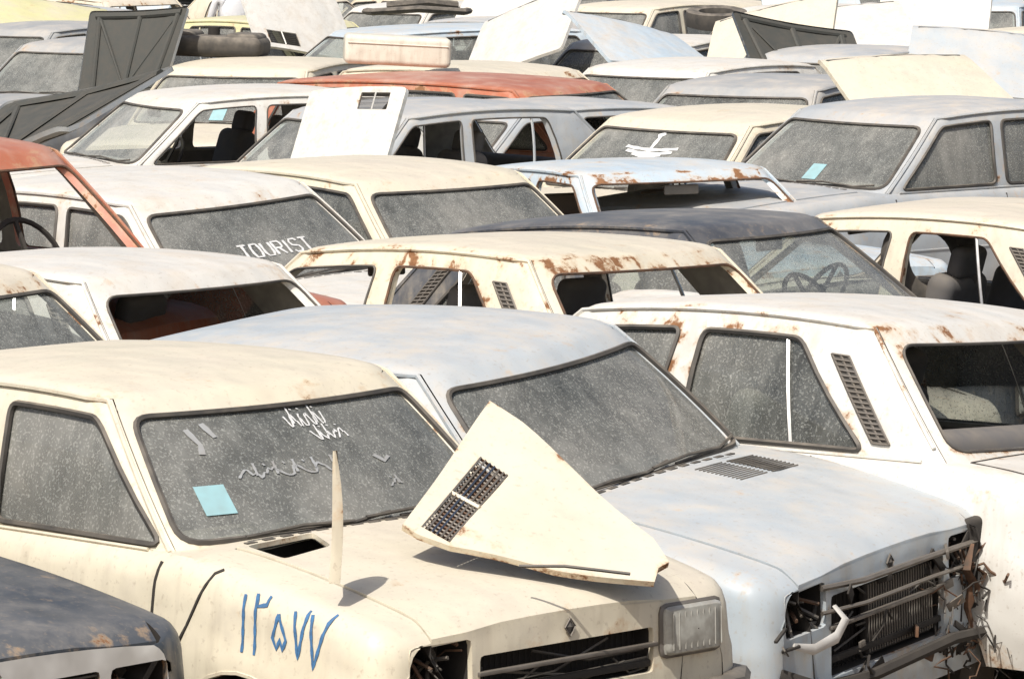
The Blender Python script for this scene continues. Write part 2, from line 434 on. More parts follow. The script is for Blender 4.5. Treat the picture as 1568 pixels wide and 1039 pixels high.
    for sg in (1,-1):
        mb.grid([[deck(x,sg*lerp(hwx(x),Wx(x)-.075,j/3)) for j in range(4)] for x in xs2],'paint',.1)
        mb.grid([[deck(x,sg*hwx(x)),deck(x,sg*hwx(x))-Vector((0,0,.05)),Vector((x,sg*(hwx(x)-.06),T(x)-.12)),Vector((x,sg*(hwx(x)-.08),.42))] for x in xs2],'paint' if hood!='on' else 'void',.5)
    mb.grid([[deck(x,lerp(-1,1,j/12)*(Wx(x)-.075)) for j in range(13)] for x in (xc-.14,xc,xc+.04,hx0)],'paint',.1)
    for j in range(14):
        y=-.45+j*.9/13; mb.box(deck(xc+.07,y)+Vector((0,0,.001)),(.018,.04,.004),'rubber')
    xr=sorted([x for x in st if x<=xb+.0001]+[xb+.14])
    mb.grid([[deck(x,lerp(-1,1,j/12)*(Wx(x)-.075)) for j in range(13)] for x in xr],'paint',.1)
    if xb-xB>.3:
        bw=W-.16
        for s in (1,-1): mb.tube([deck(x,s*bw) for x in [xB+.02+(xb-.05-xB)*i/6 for i in range(7)]],.004,'void',4)
        mb.tube([deck(xb-.03,y) for y in [-bw+2*bw*i/8 for i in range(9)]],.004,'void',4)
    def hoodpanel(mat='paint'):
        hb_=MB(); xe_=xF-.003
        outer=[]; nn=14
        for i in range(nn+1):
            x=lerp(hx0+.006,xe_,i/nn); outer.append((x,-(hwx(x)-.005)))
        for i in range(1,8): outer.append((xe_,lerp(-1,1,i/8)*(hwx(xe_)-.005)))
        for i in range(nn,-1,-1):
            x=lerp(hx0+.006,xe_,i/nn); outer.append((x,(hwx(x)-.005)))
        for i in range(7,0,-1): outer.append((hx0+.006,lerp(-1,1,i/8)*(hwx(hx0)-.005)))
        holes=[]
        if notch: holes.append(rpoly([(hx0+.02,-.50),(hx0+.20,-.505),(hx0+.17,-.30),(hx0+.015,-.24)],.02,2))
        v,tri,tags,rust=cdt(outer,holes,.07,[(xe_-.03,lerp(-.45,.45,k/9)) for k in range(10)]+[(xe_-.06,lerp(-.45,.45,k/9)) for k in range(10)])
        def hm(p,dz=0):
            q=deck(p[0],p[1]); z=.006
            ay=abs(p[1]); z+= -.008*max(0,1-abs(ay-hw*.72)/.05)
            return q+Vector((0,0,z+dz))
        hb_.add([hm(p) for p in v],[t for t,q in zip(tri,tags) if q<0],mat,[max(r*.9,.75 if p[0]>xe_-.03 else (.45 if abs(p[1])>hwx(p[0])-.02 else 0)) for p,r in zip(v,rust)])
        hb_.grid([[hm(p) for p in outer],[hm(p,-.022) for p in outer]],mat,.3,closed=True)
        for h in holes: hb_.grid([[hm(p) for p in h],[hm(p,-.015) for p in h]],mat,1.0,closed=True)
        hb_.add([hm(p,-.018) for p in v],[t for t,q in zip(tri,tags) if q<0],'hoodin')
        return hb_,hm
    if hood in('on','up'):
        hb_,hm=hoodpanel()
        if vent:
            for r_ in range(2):
                for i in range(12):
                    x=hx0+.06+i*.016; hb_.tube([hm((x,.12+.19*r_),.001),hm((x,.28+.19*r_),.001)],.003,'rubber',4)
        e=Vector((xF+.004,0,T(xF)-.012))
        hb_.add([e+Vector((0,0,.024)),e+Vector((.002,.019,0)),e+Vector((.001,0,-.026)),e+Vector((.002,-.019,0)),e+Vector((.010,0,0))],[(0,1,4),(1,2,4),(2,3,4),(3,0,4)],'rubber')
        hb_.tube([e+Vector((0.004,.0,.026)),e+Vector((.004,.021,0)),e+Vector((.004,0,-.028)),e+Vector((.004,-.021,0))],.003,'metal',5,True)
        if hood=='up':
            for yy in (-.4,-.2,0,.2,.4): hb_.tube([hm((hx0+.06,yy*.6),-.03),hm((xF-.1,yy),-.03)],.02,'hoodin',6)
            for xx in (hx0+.05,(hx0+xF)/2,xF-.08): hb_.tube([hm((xx,-hw+.05),-.03),hm((xx,hw-.05),-.03)],.022,'hoodin',6)
            R=Matrix.Rotation(-math.radians(48),3,'Y'); piv=Vector((hx0,0,T(hx0)))
            hb_.v=[tuple(R@(Vector(p)-piv)+piv+Vector((0,0,.03))) for p in hb_.v]
        o=len(mb.v); mb.v+=hb_.v; mb.r+=hb_.r; mb.f+=[tuple(i+o for i in f) for f in hb_.f]; mb.m+=hb_.m
    if hood in ('up','off'):
        mb.rbox(((xc+xF)/2+.05,0,.60),(.5,.34,.30),'metal',.05); mb.rbox(((xc+xF)/2+.05,0,.77),(.34,.2,.06),'rustm',.02)
        mb.lathe([(0,.82),(.13,.82),(.13,.74),(0,.74)],((xc+xF)/2,.1,0),'z','void',16)
        mb.rbox((xF-.35,-.4,.66),(.2,.17,.18),'void',.02); mb.rbox((xF-.14,0,.62),(.05,.6,.34),'void',.01)
        for i in range(9):
            a_=Vector((rnd.uniform(xc+.15,xF-.2),rnd.uniform(-.4,.4),rnd.uniform(.6,.8))); b_=Vector((rnd.uniform(xc+.15,xF-.2),rnd.uniform(-.4,.4),rnd.uniform(.6,.8))); c_=(a_+b_)/2+Vector((0,0,.08))
            mb.tube([a_,(a_+c_)/2+Vector((0,0,.02)),c_,(b_+c_)/2+Vector((0,0,.02)),b_],.012,'rubber',6)
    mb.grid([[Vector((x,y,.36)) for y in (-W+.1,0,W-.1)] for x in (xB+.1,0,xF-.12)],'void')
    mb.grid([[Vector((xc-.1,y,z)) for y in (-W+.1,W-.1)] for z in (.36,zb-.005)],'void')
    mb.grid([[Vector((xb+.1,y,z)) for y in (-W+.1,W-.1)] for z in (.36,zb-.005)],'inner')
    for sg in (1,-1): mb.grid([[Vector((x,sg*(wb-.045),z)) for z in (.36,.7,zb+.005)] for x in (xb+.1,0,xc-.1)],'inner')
    for sg in (1,-1): mb.grid([[Vector((x,sg*(wb-.045),zb+.003)),Vector((x,sg*(wb),zb+.003))] for x in (xb+.1,0,xc-.1)],'inner')
    for end in ('F','B'):
        X=xF if end=='F' else xB
        pr=prof(X,True); outer=[(y,z) for y,z in pr]; ytop=pr[-1][0]
        top=[(lerp(ytop,-ytop,i/10),deck(X,lerp(ytop,-ytop,i/10)).z) for i in range(1,10)]
        outer=outer+top+[(-y,z) for y,z in reversed(pr)]
        holes=[]
        if end=='F':
            for (y0,y1,z0,z1) in S['lights'][:1]:
                y1=min(y1,pr[7][0]-.004); z1=min(z1,deck(X,y0).z-.018)
                holes.append(rpoly([(y0,z0),(y1,z0),(y1,z1),(y0,z1)],.02,2)); holes.append(rpoly([(-y1,z0),(-y0,z0),(-y0,z1),(-y1,z1)],.02,2))
            gy,z0,z1=S['grille']; z1=min(z1,deck(X,0).z-.02)
            if junk: z0=.40
            holes.append(rpoly([(-gy,z0),(gy,z0),(gy,z1),(-gy,z1)],.015,2))
        else:
            z1=pr[-1][1]-.05
            holes.append(rpoly([(.42,z1-.12),(.62,z1-.12),(.62,z1),(.42,z1)],.01,2)); holes.append(rpoly([(-.62,z1-.12),(-.42,z1-.12),(-.42,z1),(-.62,z1)],.01,2))
        v,tri,tags,rust=cdt(outer,holes,.07)
        sgn=1 if end=='F' else -1
        def fm(p,d=0): return Vector((X-sgn*(d+.04*max(0,(.6-p[1]))),p[0],p[1]))
        mb.add([fm(p) for p in v],[t for t,q in zip(tri,tags) if q<0],fmat if end=='F' else 'paint',[r*.9 for r in rust])
        for hi,h in enumerate(holes):
            dp=.15 if hi<2 else .08
            if end=='B': dp=.025
            mb.grid([[fm(p) for p in h],[fm(p,.02) for p in h]],'paint',.9,closed=True)
            mb.grid([[fm(p,.02) for p in h],[fm(p,dp) for p in h]],'void',.9,closed=True)
            if end=='B': mb.add([fm(p,.0) for p in h],[tuple(range(len(h)))],'red' if rnd.random()<.6 else 'void'); continue
            mb.add([fm(p,dp) for p in h],[tuple(range(len(h)))],'void')
            cy=sum(p[0] for p in h)/len(h); cz=sum(p[1] for p in h)/len(h)
            if hi<2:
                if lamps[hi]:
                    sc=lambda k,d:[fm((cy+(p[0]-cy)*k,cz+(p[1]-cz)*k),d) for p in h]
                    mb.grid([sc(1.02,0),sc(1.0,-.02),sc(.9,-.032),sc(.5,-.038),sc(.02,-.04)],'lens',closed=True)
                    mb.tube(sc(1.03,-.004),.009,'metal',5,True)
                    for q in range(9):
                        yy=cy-.1+q*.025
                        mb.tube([fm((yy,cz-.055),-.036),fm((yy,cz+.055),-.036)],.0025,'lens',4)
                else:
                    mb.lathe([(.03,X-.13),(.065,X-.09),(.07,X-.095)],(0,cy,cz),'x','metal',18)
                    for q in range(12):
                        a_=fm((cy+rnd.uniform(-.1,.1),cz+rnd.uniform(-.07,.07)),.12); b_=fm((cy+rnd.uniform(-.1,.1),cz+rnd.uniform(-.09,.06)),.01)
                        mb.tube([a_,(a_+b_)/2+Vector((0,0,.02)),b_],rnd.uniform(.003,.007),rnd.choice(['rustm','metal','rubber']),5)
            else:
                if front=='grille':
                    for q in range(7):
                        zz=lerp(z0+.012,z1-.012,q/6); mb.box(fm((0,zz),.01),(.012,2*gy-.01,.006),'rubber')
                elif front=='bars':
                    mb.box(fm((0,lerp(z0,z1,.62)),-.0),(.02,2*gy+.02,.012),'metal')
                    mb.box(fm((0,lerp(z0,z1,.2)),.02),(.02,2*gy,.02),'void')
                    for q in range(30): mb.box(fm((lerp(-gy,gy,(q+.5)/30),(z0+z1)/2),.074),(.003,.003,z1-z0),'void')
                    for q in range(7):
                        a_=fm((rnd.uniform(-gy,gy),rnd.uniform(z0,z1)),.03); b_=fm((rnd.uniform(-gy,gy),rnd.uniform(z0,z1)),.03)
                        mb.tube([a_,(a_+b_)/2+Vector((0,0,-.03)),b_],.004,'rubber',5)
    if junk:
        for i in range(junk):
            y=rnd.choice([rnd.uniform(.42,.76),rnd.uniform(.2,.72),rnd.uniform(-.7,.7)]); z=rnd.uniform(.3,.70); x=xF+rnd.uniform(-.04,.05)
            k=rnd.random()
            if k<.5:
                pts=[Vector((x,y,z))]
                for q in range(6): pts.append(pts[-1]+Vector((rnd.uniform(-.02,.03),rnd.uniform(-.05,.05),rnd.uniform(-.06,.035))))
                mb.tube(pts,rnd.uniform(.002,.005),rnd.choice(['rustm','rubber','void','void','void']),5)
            else:
                M=Matrix.Rotation(rnd.uniform(-.8,.8),3,'X')@Matrix.Rotation(rnd.uniform(-.6,.6),3,'Z')
                mb.box((x,y,z),(rnd.uniform(.004,.012),rnd.uniform(.03,.15),rnd.uniform(.008,.045)),rnd.choice(['rustm','void','void','void','metal']),M,rust=1)
        mb.tube([Vector((xF+.00,-.40,.70)),Vector((xF+.03,-.2,.69)),Vector((xF+.035,.2,.69)),Vector((xF+.0,.60,.67))],.010,'metal',6)
        mb.tube([Vector((xF+.0,-.40,.62)),Vector((xF+.04,-.2,.62)),Vector((xF+.045,.2,.625)),Vector((xF+.0,.60,.60))],.007,'metal',6)
        mb.tube([Vector((xF+.0,-.60,.40)),Vector((xF+.05,-.2,.385)),Vector((xF+.05,.3,.40)),Vector((xF+.02,.66,.36))],.02,'void',6)
        mb.tube([Vector((xF+.02,-.36,.64)),Vector((xF+.06,-.36,.60)),Vector((xF+.05,-.40,.55)),Vector((xF+.03,-.50,.53)),Vector((xF+.02,-.60,.56))],[.012,.02,.022,.018,.01],'wpaint',6,flat=.4,rust=1)
        for q in range(5):
            y0_=.45+.07*q; P_=[Vector((xF+rnd.uniform(-.02,.05),y0_+rnd.uniform(-.05,.05),.70-.075*j+rnd.uniform(-.03,.03))) for j in range(5)]
            mb.tube(P_,[.006,.016,.022,.014,.004],rnd.choice(['wpaint','rustm','metal','void']),6,flat=.25)
        mb.rbox((xF-.01,.60,.60),(.05,.20,.30),'void',.02)
        mb.rbox((xF-.04,.10,.54),(.03,.40,.24),'void',.01)
        for q in range(26): mb.box((xF-.022,-.09+q*.0155,.54),(.004,.003,.22),'inner')
    if bumper:
        for sgn,X in ((1,xF),(-1,xB)):
            if junk and sgn>0: continue
            path=[Vector((X-sgn*(.25),-W-.0,.47)),Vector((X-sgn*.05,-W+.02,.47)),Vector((X+sgn*.06,-W+.14,.47)),Vector((X+sgn*.085,-.3,.47)),Vector((X+sgn*.09,0,.47)),Vector((X+sgn*.085,.3,.47)),Vector((X+sgn*.06,W-.14,.47)),Vector((X-sgn*.05,W-.02,.47)),Vector((X-sgn*.25,W,.47))]
            mb.tube(path,.05,bumper,8,flat=.6); mb.tube([p+Vector((sgn*.03,0,.0)) for p in path[2:-2]],.02,'rubber',6)
    for ax in archs:
        for sg in (1,-1):
            y=sg*(W-.13)
            mb.lathe([(.17,y-.07),(.24,y-.085),(.275,y-.06),(.28,y),(.275,y+.06),(.24,y+.085),(.17,y+.07)],(ax,0,.28),'y','tyre',24)
            mb.lathe([(0,y+sg*.04),(.06,y+sg*.05),(.07,y+sg*.03),(.14,y+sg*.03),(.175,y+sg*.065)],(ax,0,.28),'y','metal',24)
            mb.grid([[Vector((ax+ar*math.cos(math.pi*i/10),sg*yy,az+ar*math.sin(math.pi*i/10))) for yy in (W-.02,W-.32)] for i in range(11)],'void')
    M=Matrix.Rotation(math.radians(-16),3,'Y')
    for sg in (1,-1):
        sx=xc-1.0
        mb.rbox((sx+.15,sg*.33,.50),(.5,.48,.18),seatmat,.06)
        mb.rbox((sx-.12,sg*.33,.80),(.15,.48,.62),seatmat,.065,M=M,taper=.15)
        mb.rbox((sx-.24,sg*.33,1.15),(.09,.26,.16),seatmat,.04,M=M)
    rx=max(xb+.30,xc-1.95)
    mb.rbox((rx+.2,0,.50),(.5,1.2,.2),seatmat,.06); mb.rbox((rx-.06,0,.76),(.16,1.22,.52),seatmat,.07,M=M)
    mb.grid([[Vector((x,y,zb-.02)) for y in (-wb+.05,wb-.05)] for x in (xb+.02,rx-.08)],'inner')
    if dash:
        mb.rbox((xc-.17,0,.84),(.24,1.22,.16),'inner',.04); mb.rbox((xc-.22,.33,.92),(.16,.4,.08),'inner',.03)
        mb.rbox((xh+.06,0,zr-.13),(.02,.22,.055),'inner',.015); mb.tube([Vector((xh+.02,0,zr-.06)),Vector((xh+.06,0,zr-.13))],.006,'inner',5)
        for sg in (1,-1): mb.rbox((xh-.10,sg*.27,zr-.085),(.13,.38,.015),'liner',.007)
        if steer:
            Ms=Matrix.Rotation(math.radians(62),3,'Y'); c=Vector((xc-.40,.33*steer,.93)); rg=[]
            for k in range(28):
                a_=2*math.pi*k/28; rg.append(c+Ms@Vector((.19*math.cos(a_),.19*math.sin(a_),0)))
            mb.tube(rg,.012,'void',6,True)
            for a_ in (.3,math.pi-.3,-math.pi/2): mb.tube([c-Vector((-.02,0,.02)),c+Ms@Vector((.19*math.sin(a_) ,.19*math.cos(a_),0))],.012,'void',5)
            mb.tube([c,c+Vector((.3,0,-.16))],.025,'void',6)
    if 'f' in glass:
        for y0,dy in ((-.45,.42),(.02,.42)):
            p0=deck(xc+.05,y0)+Vector((0,0,.015)); p1=cab('f',(y0+dy)/wb,.10,-.02)
            mb.tube([p0,(p0+p1)/2+Vector((.01,0,.012)),p1],.006,'rubber',5)
            q0=cab('f',(y0+dy-.28)/wb,.09,-.012); q1=cab('f',(y0+dy+.16)/wb,.13,-.012)
            mb.tube([q0,p1-Vector((0,0,.003)),q1],.006,'rubber',5)
    ctx=dict(mb=mb,cab=cab,side_pt=side_pt,deck=deck,wb=wb,T=T,rnd=rnd,W=W,xF=xF,xc=xc,zb=zb,hx0=hx0,Wx=Wx)
    if marks: marks(ctx)
    return mb.mesh(name)
GL={'T':[[(0,1),(1,1)],[(.5,1),(.5,0)]],'O':[[(.1,.1),(0,.3),(0,.7),(.15,1),(.85,1),(1,.7),(1,.3),(.85,0),(.15,0),(.1,.1)]],
'U':[[(0,1),(0,.25),(.2,0),(.8,0),(1,.25),(1,1)]],'R':[[(0,0),(0,1),(.8,1),(1,.85),(1,.6),(.8,.5),(0,.5)],[(.5,.5),(1,0)]],
'I':[[(.5,0),(.5,1)]],'S':[[(1,.85),(.8,1),(.2,1),(0,.8),(.15,.55),(.85,.45),(1,.2),(.8,0),(.2,0),(0,.15)]],'E':[[(1,1),(0,1),(0,0),(1,0)],[(0,.5),(.8,.5)]]}
def text_on(mb,txt,x0,y0,w,h,gap,lw,fn,mat='white'):
    x=x0
    for ch in txt:
        ww=w*.4 if ch=='I' else w
        for st in GL[ch]: mb.ribbon([(x+px_*ww,y0+py_*h) for px_,py_ in st],lw,fn,mat,.02)
        x+=ww+gap
def scrib(mb,rnd,x0,y0,w,h,lw,fn,mat='white',n=4):
    x=x0
    for i in range(n):
        ww=w/n; pts=[]
        a=rnd.uniform(0,6)
        for k in range(9):
            t=k/8; pts.append((x+ww*t*1.1,y0+h*(.4+.45*math.sin(a+t*rnd.uniform(4,7)))))
        mb.ribbon(pts,lw,fn,mat,.01)
        if rnd.random()<.7: mb.ribbon([(x+ww*.4,y0+h*1.15),(x+ww*.5,y0+h*1.2)],lw*1.4,fn,mat,.01)
        if rnd.random()<.5: mb.ribbon([(x+ww*.9,y0+h*.2),(x+ww*.95,y0+h*1.4)],lw,fn,mat,.01)
        x+=ww
def marks_r5(c):
    mb,cab,wb=c['mb'],c['cab'],c['wb']; fn=lambda p: cab('f',p[0]/wb,p[1],.006)
    scrib(mb,c['rnd'],-.03,.76,.17,.09,.007,fn,n=5); scrib(mb,c['rnd'],.04,.66,.15,.07,.007,fn,n=4); scrib(mb,c['rnd'],.22,.30,.05,.05,.008,fn,'ppaint',n=1)
    mb.ribbon([(-.45,.80),(-.42,.70),(-.43,.64)],.022,fn,'ppaint'); mb.ribbon([(-.38,.83),(-.35,.74)],.022,fn,'ppaint')
    scrib(mb,c['rnd'],-.34,.46,.40,.07,.010,fn,'ppaint',n=5); mb.ribbon([(.24,.52),(.27,.47),(.30,.50)],.02,fn,'ppaint')
    mb.grid([[fn((-.52+.11*i/3,.24+.20*j/3)) for i in range(4)] for j in range(4)],'sticker')
    def D(pts): mb.ribbon([(1.085+(x-.86)*.62,.74+(z-.72)*.86) for x,z in pts],.011,lambda p:c['side_pt'](p[0],p[1]+.005-.05*(p[0]-1.16),-1,.003),'blue',.012)
    D([(.86,.81),(.87,.62)])
    D([(.94,.82),(.95,.78),(1.01,.79),(1.02,.82)]); D([(.94,.82),(.955,.62)])
    D([(1.10,.77),(1.07,.69),(1.10,.655),(1.12,.69),(1.14,.655),(1.16,.69),(1.10,.77)])
    D([(1.20,.79),(1.245,.64),(1.285,.80)]); D([(1.31,.79),(1.35,.62),(1.43,.80)])
def marks_tourist(c):
    mb,cab,wb=c['mb'],c['cab'],c['wb']; fn=lambda p: cab('f',p[0]/wb,p[1],.004)
    text_on(mb,'TOURIST',-.21,.37,.058,.14,.022,.017,fn,'white')
def marks_glad(c):
    mb,cab,wb=c['mb'],c['cab'],c['wb']; fn=lambda p: cab('f',p[0]/wb,p[1],.004)
    scrib(mb,c['rnd'],-.30,.13,.42,.07,.009,fn,n=8)
def marks_bird(c):
    mb,cab,wb=c['mb'],c['cab'],c['wb']; fn=lambda p: cab('f',p[0]/wb,p[1],.004)
    for s in (1,-1):
        for k,(l,dz) in enumerate(((.24,.0),(.21,-.05),(.13,-.09))): mb.ribbon([(0,.66+dz),(s*l*.5,.67+dz),(s*l,.69+dz)],.036,fn,'white')
    mb.ribbon([(0,.50),(0,.84)],.035,fn,'white'); mb.ribbon([(-.03,.84),(.03,.87)],.04,fn,'white')
    mb.ribbon([(0,.55),(-.06,.42)],.025,fn,'white'); mb.ribbon([(0,.55),(.06,.42)],.025,fn,'white')
def marks_stick(c):
    mb,cab,wb=c['mb'],c['cab'],c['wb']; fn=lambda p: cab('f',p[0]/wb,p[1],.006)
    mb.grid([[fn((-.02+.12*i/3,.15+.22*j/3)) for i in range(4)] for j in range(4)],'sticker')
def marks_dark(c):
    mb=c['mb']; fn=lambda p: Vector((c['xF']+.004-.04*max(0,.6-p[1]),p[0],p[1]))
    text_on(mb,'EE',-.30,.60,.05,.09,.02,.016,fn,'void')
M_={}
def reg(k,*a,**kw): M_[k]=build_car(k,*a,**kw)
reg('r5a',R5,glass='fbs',marks=marks_r5,lamps=(1,0),notch=True,front='bars',seed=3,bumper='rubber',seatmat='seat2')
reg('r5b',R5,glass='fbs',lamps=(0,0),junk=110,seed=5,vent=True,front='bars')
reg('r12a',R12S,glass='',seed=8,bumper=None)
reg('r12b',R12,glass='fs',seed=9)
reg('r12c',R12S,glass='f',seed=10,seatmat='seat2')
reg('r12f',R12S,glass='fs',seed=41)
reg('r12d',R12,glass='fbs',seed=11,marks=marks_glad)
reg('r12e',R12,glass='fbs',seed=31,marks=marks_dark,fmat='wpaint',lamps=(0,0),bumper=None)
reg('pka',PK,glass='fbs',seed=12)
reg('pkt',PK,glass='fbs',seed=13,marks=marks_tourist)
reg('pkb',PK,glass='fbs',seed=14,marks=marks_bird)
reg('pkn',PK,glass='',seed=15,seatmat='seat2')
reg('pko',PK,glass='f',seed=16)
reg('pku',PK,glass='fb',hood='up',seed=17)
reg('pkh',PK,glass='fb',hood='off',seed=18,marks=marks_stick)
reg('pks',PK,glass='fbs',seed=19,marks=marks_stick)
reg('wga',WG,glass='fbs',seed=20); reg('wgn',WG,glass='f',seed=21)
STY={'r5':'hatchback_car','r1':'sedan_car','pk':'sedan_car','wg':'station_wagon'}
placed=[]
def addcar(key,x,y,theta,color,rust=.3,dz=0,tilt=(0,0),sc=(1,1,1)):
    o=bpy.data.objects.new(STY[key[:2]],M_[key]); scene.collection.objects.link(o)
    o.location=(x,y,dz); o.rotation_euler=(math.radians(tilt[0]),math.radians(tilt[1]),math.radians(theta)); o.color=(*color,rust); o.scale=sc
    placed.append((x,y,theta)); return o
CREAM=(.74,.67,.51);WHITE=(.73,.715,.66);BLUW=(.43,.49,.53);TAN=(.74,.66,.51);DARK=(.035,.05,.07);GREY=(.33,.35,.36);ORG=(.45,.12,.05);LBL=(.50,.61,.69);YEL=(.68,.65,.33);SILV=(.40,.43,.45)
# ---------------- the rows of wrecks (world metres: x, y, heading in degrees)
addcar('r5a',-.96,13.24,-47,CREAM,.35,tilt=(0,-1.2))
addcar('r5b',-.13,14.67,-36,BLUW,.2,-.07,(3.3,-.6),(1.03,1.03,1.02))
addcar('r12b',.99,15.63,139,WHITE,.7,-.11,(3.5,1),(1.03,1.03,1.02))
addcar('r12e',-2.94,12.64,-43,DARK,.5)
addcar('r12f',-1.94,17.43,142,WHITE,.5,-.08,(.8,1.5))
addcar('r12a',-.12,17.67,137,CREAM,.9,-.03,(1.6,2))
addcar('r12d',.77,19.86,-34,(.055,.062,.075),.2,-.11,(-1,-3.5),(1.02,1.02,1.0))
addcar('r12a',2.23,21.29,144,TAN,.5,-.17)
addcar('pkt',-1.73,21.57,-43,WHITE,.4,-.06,(2.2,0))
addcar('pka',-.66,23.04,-47,CREAM,.35,-.09)
addcar('pkn',.76,24.38,-62,LBL,.9,-.17,(0,-3),(1.02,1.02,1.0))
addcar('pkn',-2.85,19.36,-43,ORG,.5,0,(0,0),(1.08,1.08,1.2))
addcar('r12c',-2.57,16.15,-40,CREAM,.6)
addcar('pko',-2.02,29.29,206,WHITE,.4)
addcar('pko',-.74,27.48,220,SILV,.3)
addcar('pko',.06,29.86,214,SILV,.3,-.12)
addcar('pkb',1.37,27.18,223,CREAM,.3,-.07,(0,0),(1.05,1.05,1.03))
addcar('pks',2.43,25.59,218,SILV,.4,.11)
addcar('pkn',-.17,32.93,-40,CREAM,.7)
addcar('pka',1.32,33.53,230,WHITE,.3)
addcar('wga',.03,30.83,-35,ORG,.5)
addcar('pka',1.84,30.76,240,GREY,.2)
addcar('pks',-2.02,33.64,250,CREAM,.3)
addcar('pka',-3.66,37.96,240,GREY,.3)
addcar('pka',-4.64,41.78,230,GREY,.3)
addcar('wga',-1.08,40.99,210,LBL,.3)
addcar('pka',-2.32,43.53,-40,YEL,.3)
addcar('pko',2.71,36.03,235,SILV,.3)
addcar('pka',1.25,38.37,240,WHITE,.3)
addcar('pka',1.39,48.55,230,CREAM,.3)
addcar('wga',5.35,49.12,250,LBL,.2)
addcar('pko',3.20,47.47,220,WHITE,.4)
keys=['pka','pka','pko','pkn','wga','wgn','r12c','r12d','pks','pkh','r12a','pku']
cols=[WHITE,WHITE,CREAM,CREAM,TAN,GREY,LBL,SILV,DARK,YEL,ORG,WHITE,BLUW]
def foot(x,y,th,grow=0):
    c,s=math.cos(math.radians(th)),math.sin(math.radians(th)); L_,W_=2.12+grow,.80+grow
    return [Vector((x+c*a-s*b,y+s*a+c*b)) for a,b in((L_,W_),(L_,-W_),(-L_,-W_),(-L_,W_))]
def overlap(A,B):
    for P in (A,B):
        for i in range(2):
            ax=(P[i+1]-P[i]).normalized(); a=[p.dot(ax) for p in A]; b=[p.dot(ax) for p in B]
            if max(a)<min(b) or max(b)<min(a): return False
    return True
# ---------------- loose hoods
def make_hood(name,vent,seed):
    mb=MB(); rnd=random.Random(seed); W_,L_=.62,.48
    outer=dens(rpoly([(-L_,-W_),(L_,-W_*.95),(L_,W_*.95),(-L_,W_)],.05,3),.1)
    bend=rnd.uniform(-.03,.05)
    def hm(p,d=0): return Vector((p[0],p[1],.03*(1-(p[1]/W_)**2)-.05*max(0,(p[0]-L_+.1)/.1)**2+bend*p[0]*p[1]*2+d-.006*max(0,1-abs(abs(p[1])-.42)/.04)))
    holes=[]
    if vent: holes=[rpoly([(-L_+.06,.10),(-L_+.24,.10),(-L_+.24,.45),(-L_+.06,.45)],.01,2)]
    v,tri,tags,rust=cdt(outer,holes,.08)
    f=[t for t,q in zip(tri,tags) if q<0]
    mb.add([hm(p) for p in v],f,'paint',rust); mb.add([hm(p,-.016) for p in v],f,'hoodin')
    mb.grid([[hm(p) for p in outer],[hm(p,-.03) for p in outer]],'paint',.4,closed=True)
    for h in holes:
        mb.grid([[hm(p) for p in h],[hm(p,-.016) for p in h]],'paint',1,closed=True)
        for i in range(13):
            x=-L_+.07+i*.0135; mb.tube([hm((x,.10),-.006),hm((x,.45),-.006)],.0035,'rubber' if i%2 else 'metal',4)
        mb.tube([hm((-L_+.06,.275),-.003),hm((-L_+.24,.275),-.003)],.008,'paint',4)
    for yy in (-.50,0,.50): mb.tube([hm((-L_+.06,yy),-.022),hm((L_-.06,yy*.8),-.022)],.03,'hoodin',6,flat=.5)
    for xx in (-L_+.05,L_-.08): mb.tube([hm((xx,-W_+.08),-.022),hm((xx,0),-.022),hm((xx,W_-.08),-.022)],.035,'hoodin',6,flat=.5)
    mb.tube([hm((-L_+.06,-.5),-.02),hm((L_-.1,0),-.02),hm((-L_+.06,.5),-.02)],.02,'hoodin',6,flat=.5)
    return mb.mesh(name)
HM=[make_hood('hood_mesh_a',True,1),make_hood('hood_mesh_b',False,2),make_hood('hood_mesh_c',False,5)]
def hood(loc,rot,color,rust=.3,k=0,sc=(1,1,1)):
    o=bpy.data.objects.new('car_hood',HM[k]); scene.collection.objects.link(o)
    o.location=loc; R=Matrix.Rotation(math.radians(rot[2]),3,'Z')@Matrix.Rotation(math.radians(rot[0]),3,'X')@Matrix.Rotation(math.radians(rot[1]),3,'Y')@Matrix.Rotation(math.radians(90),3,'Z')
    o.rotation_euler=R.to_euler(); o.color=(*color,rust); o.scale=sc; return o
hood((-1.00,25.45,1.33),(62,-6,-32),WHITE,.1,0,(-.62,-.62,1))
hood((2.80,29.07,1.42),(30,-3,28),CREAM,.3,1,(.95,1.0,1))
hood((.09,37.98,1.45),(40,-25,-20),WHITE,.2,2)
hood((3.21,41.27,1.35),(30,-10,10),WHITE,.3,1,(1,1.1,1))
hood((-3.04,33.90,1.45),(-118,10,-22),GREY,.2,1,(.8,.75,1))
hood((2.49,36.11,1.30),(-135,-12,20),DARK,.2,2,(.9,1.0,1))
hood((-2.85,25.60,1.38),(-160,14,-30),GREY,.4,1,(1.2,1.1,1))
hood((3.93,35.74,1.30),(35,5,-10),BLUW,.3,2)
hood((-4.77,42.90,1.42),(22,6,20),YEL,.2,1,(1.1,1.4,1))
hood((2.27,37.35,1.44),(38,-18,-12),CREAM,.3,2)
hood((1.13,36.71,1.42),(24,10,30),LBL,.3,1)
hood((-2.15,42.52,1.42),(45,14,25),WHITE,.2,0)
hood((4.25,42.89,1.44),(55,-12,-15),WHITE,.2,1)
hood((.65,18.50,1.0),(8,0,-40),WHITE,.4,2,(.5,.6,1))
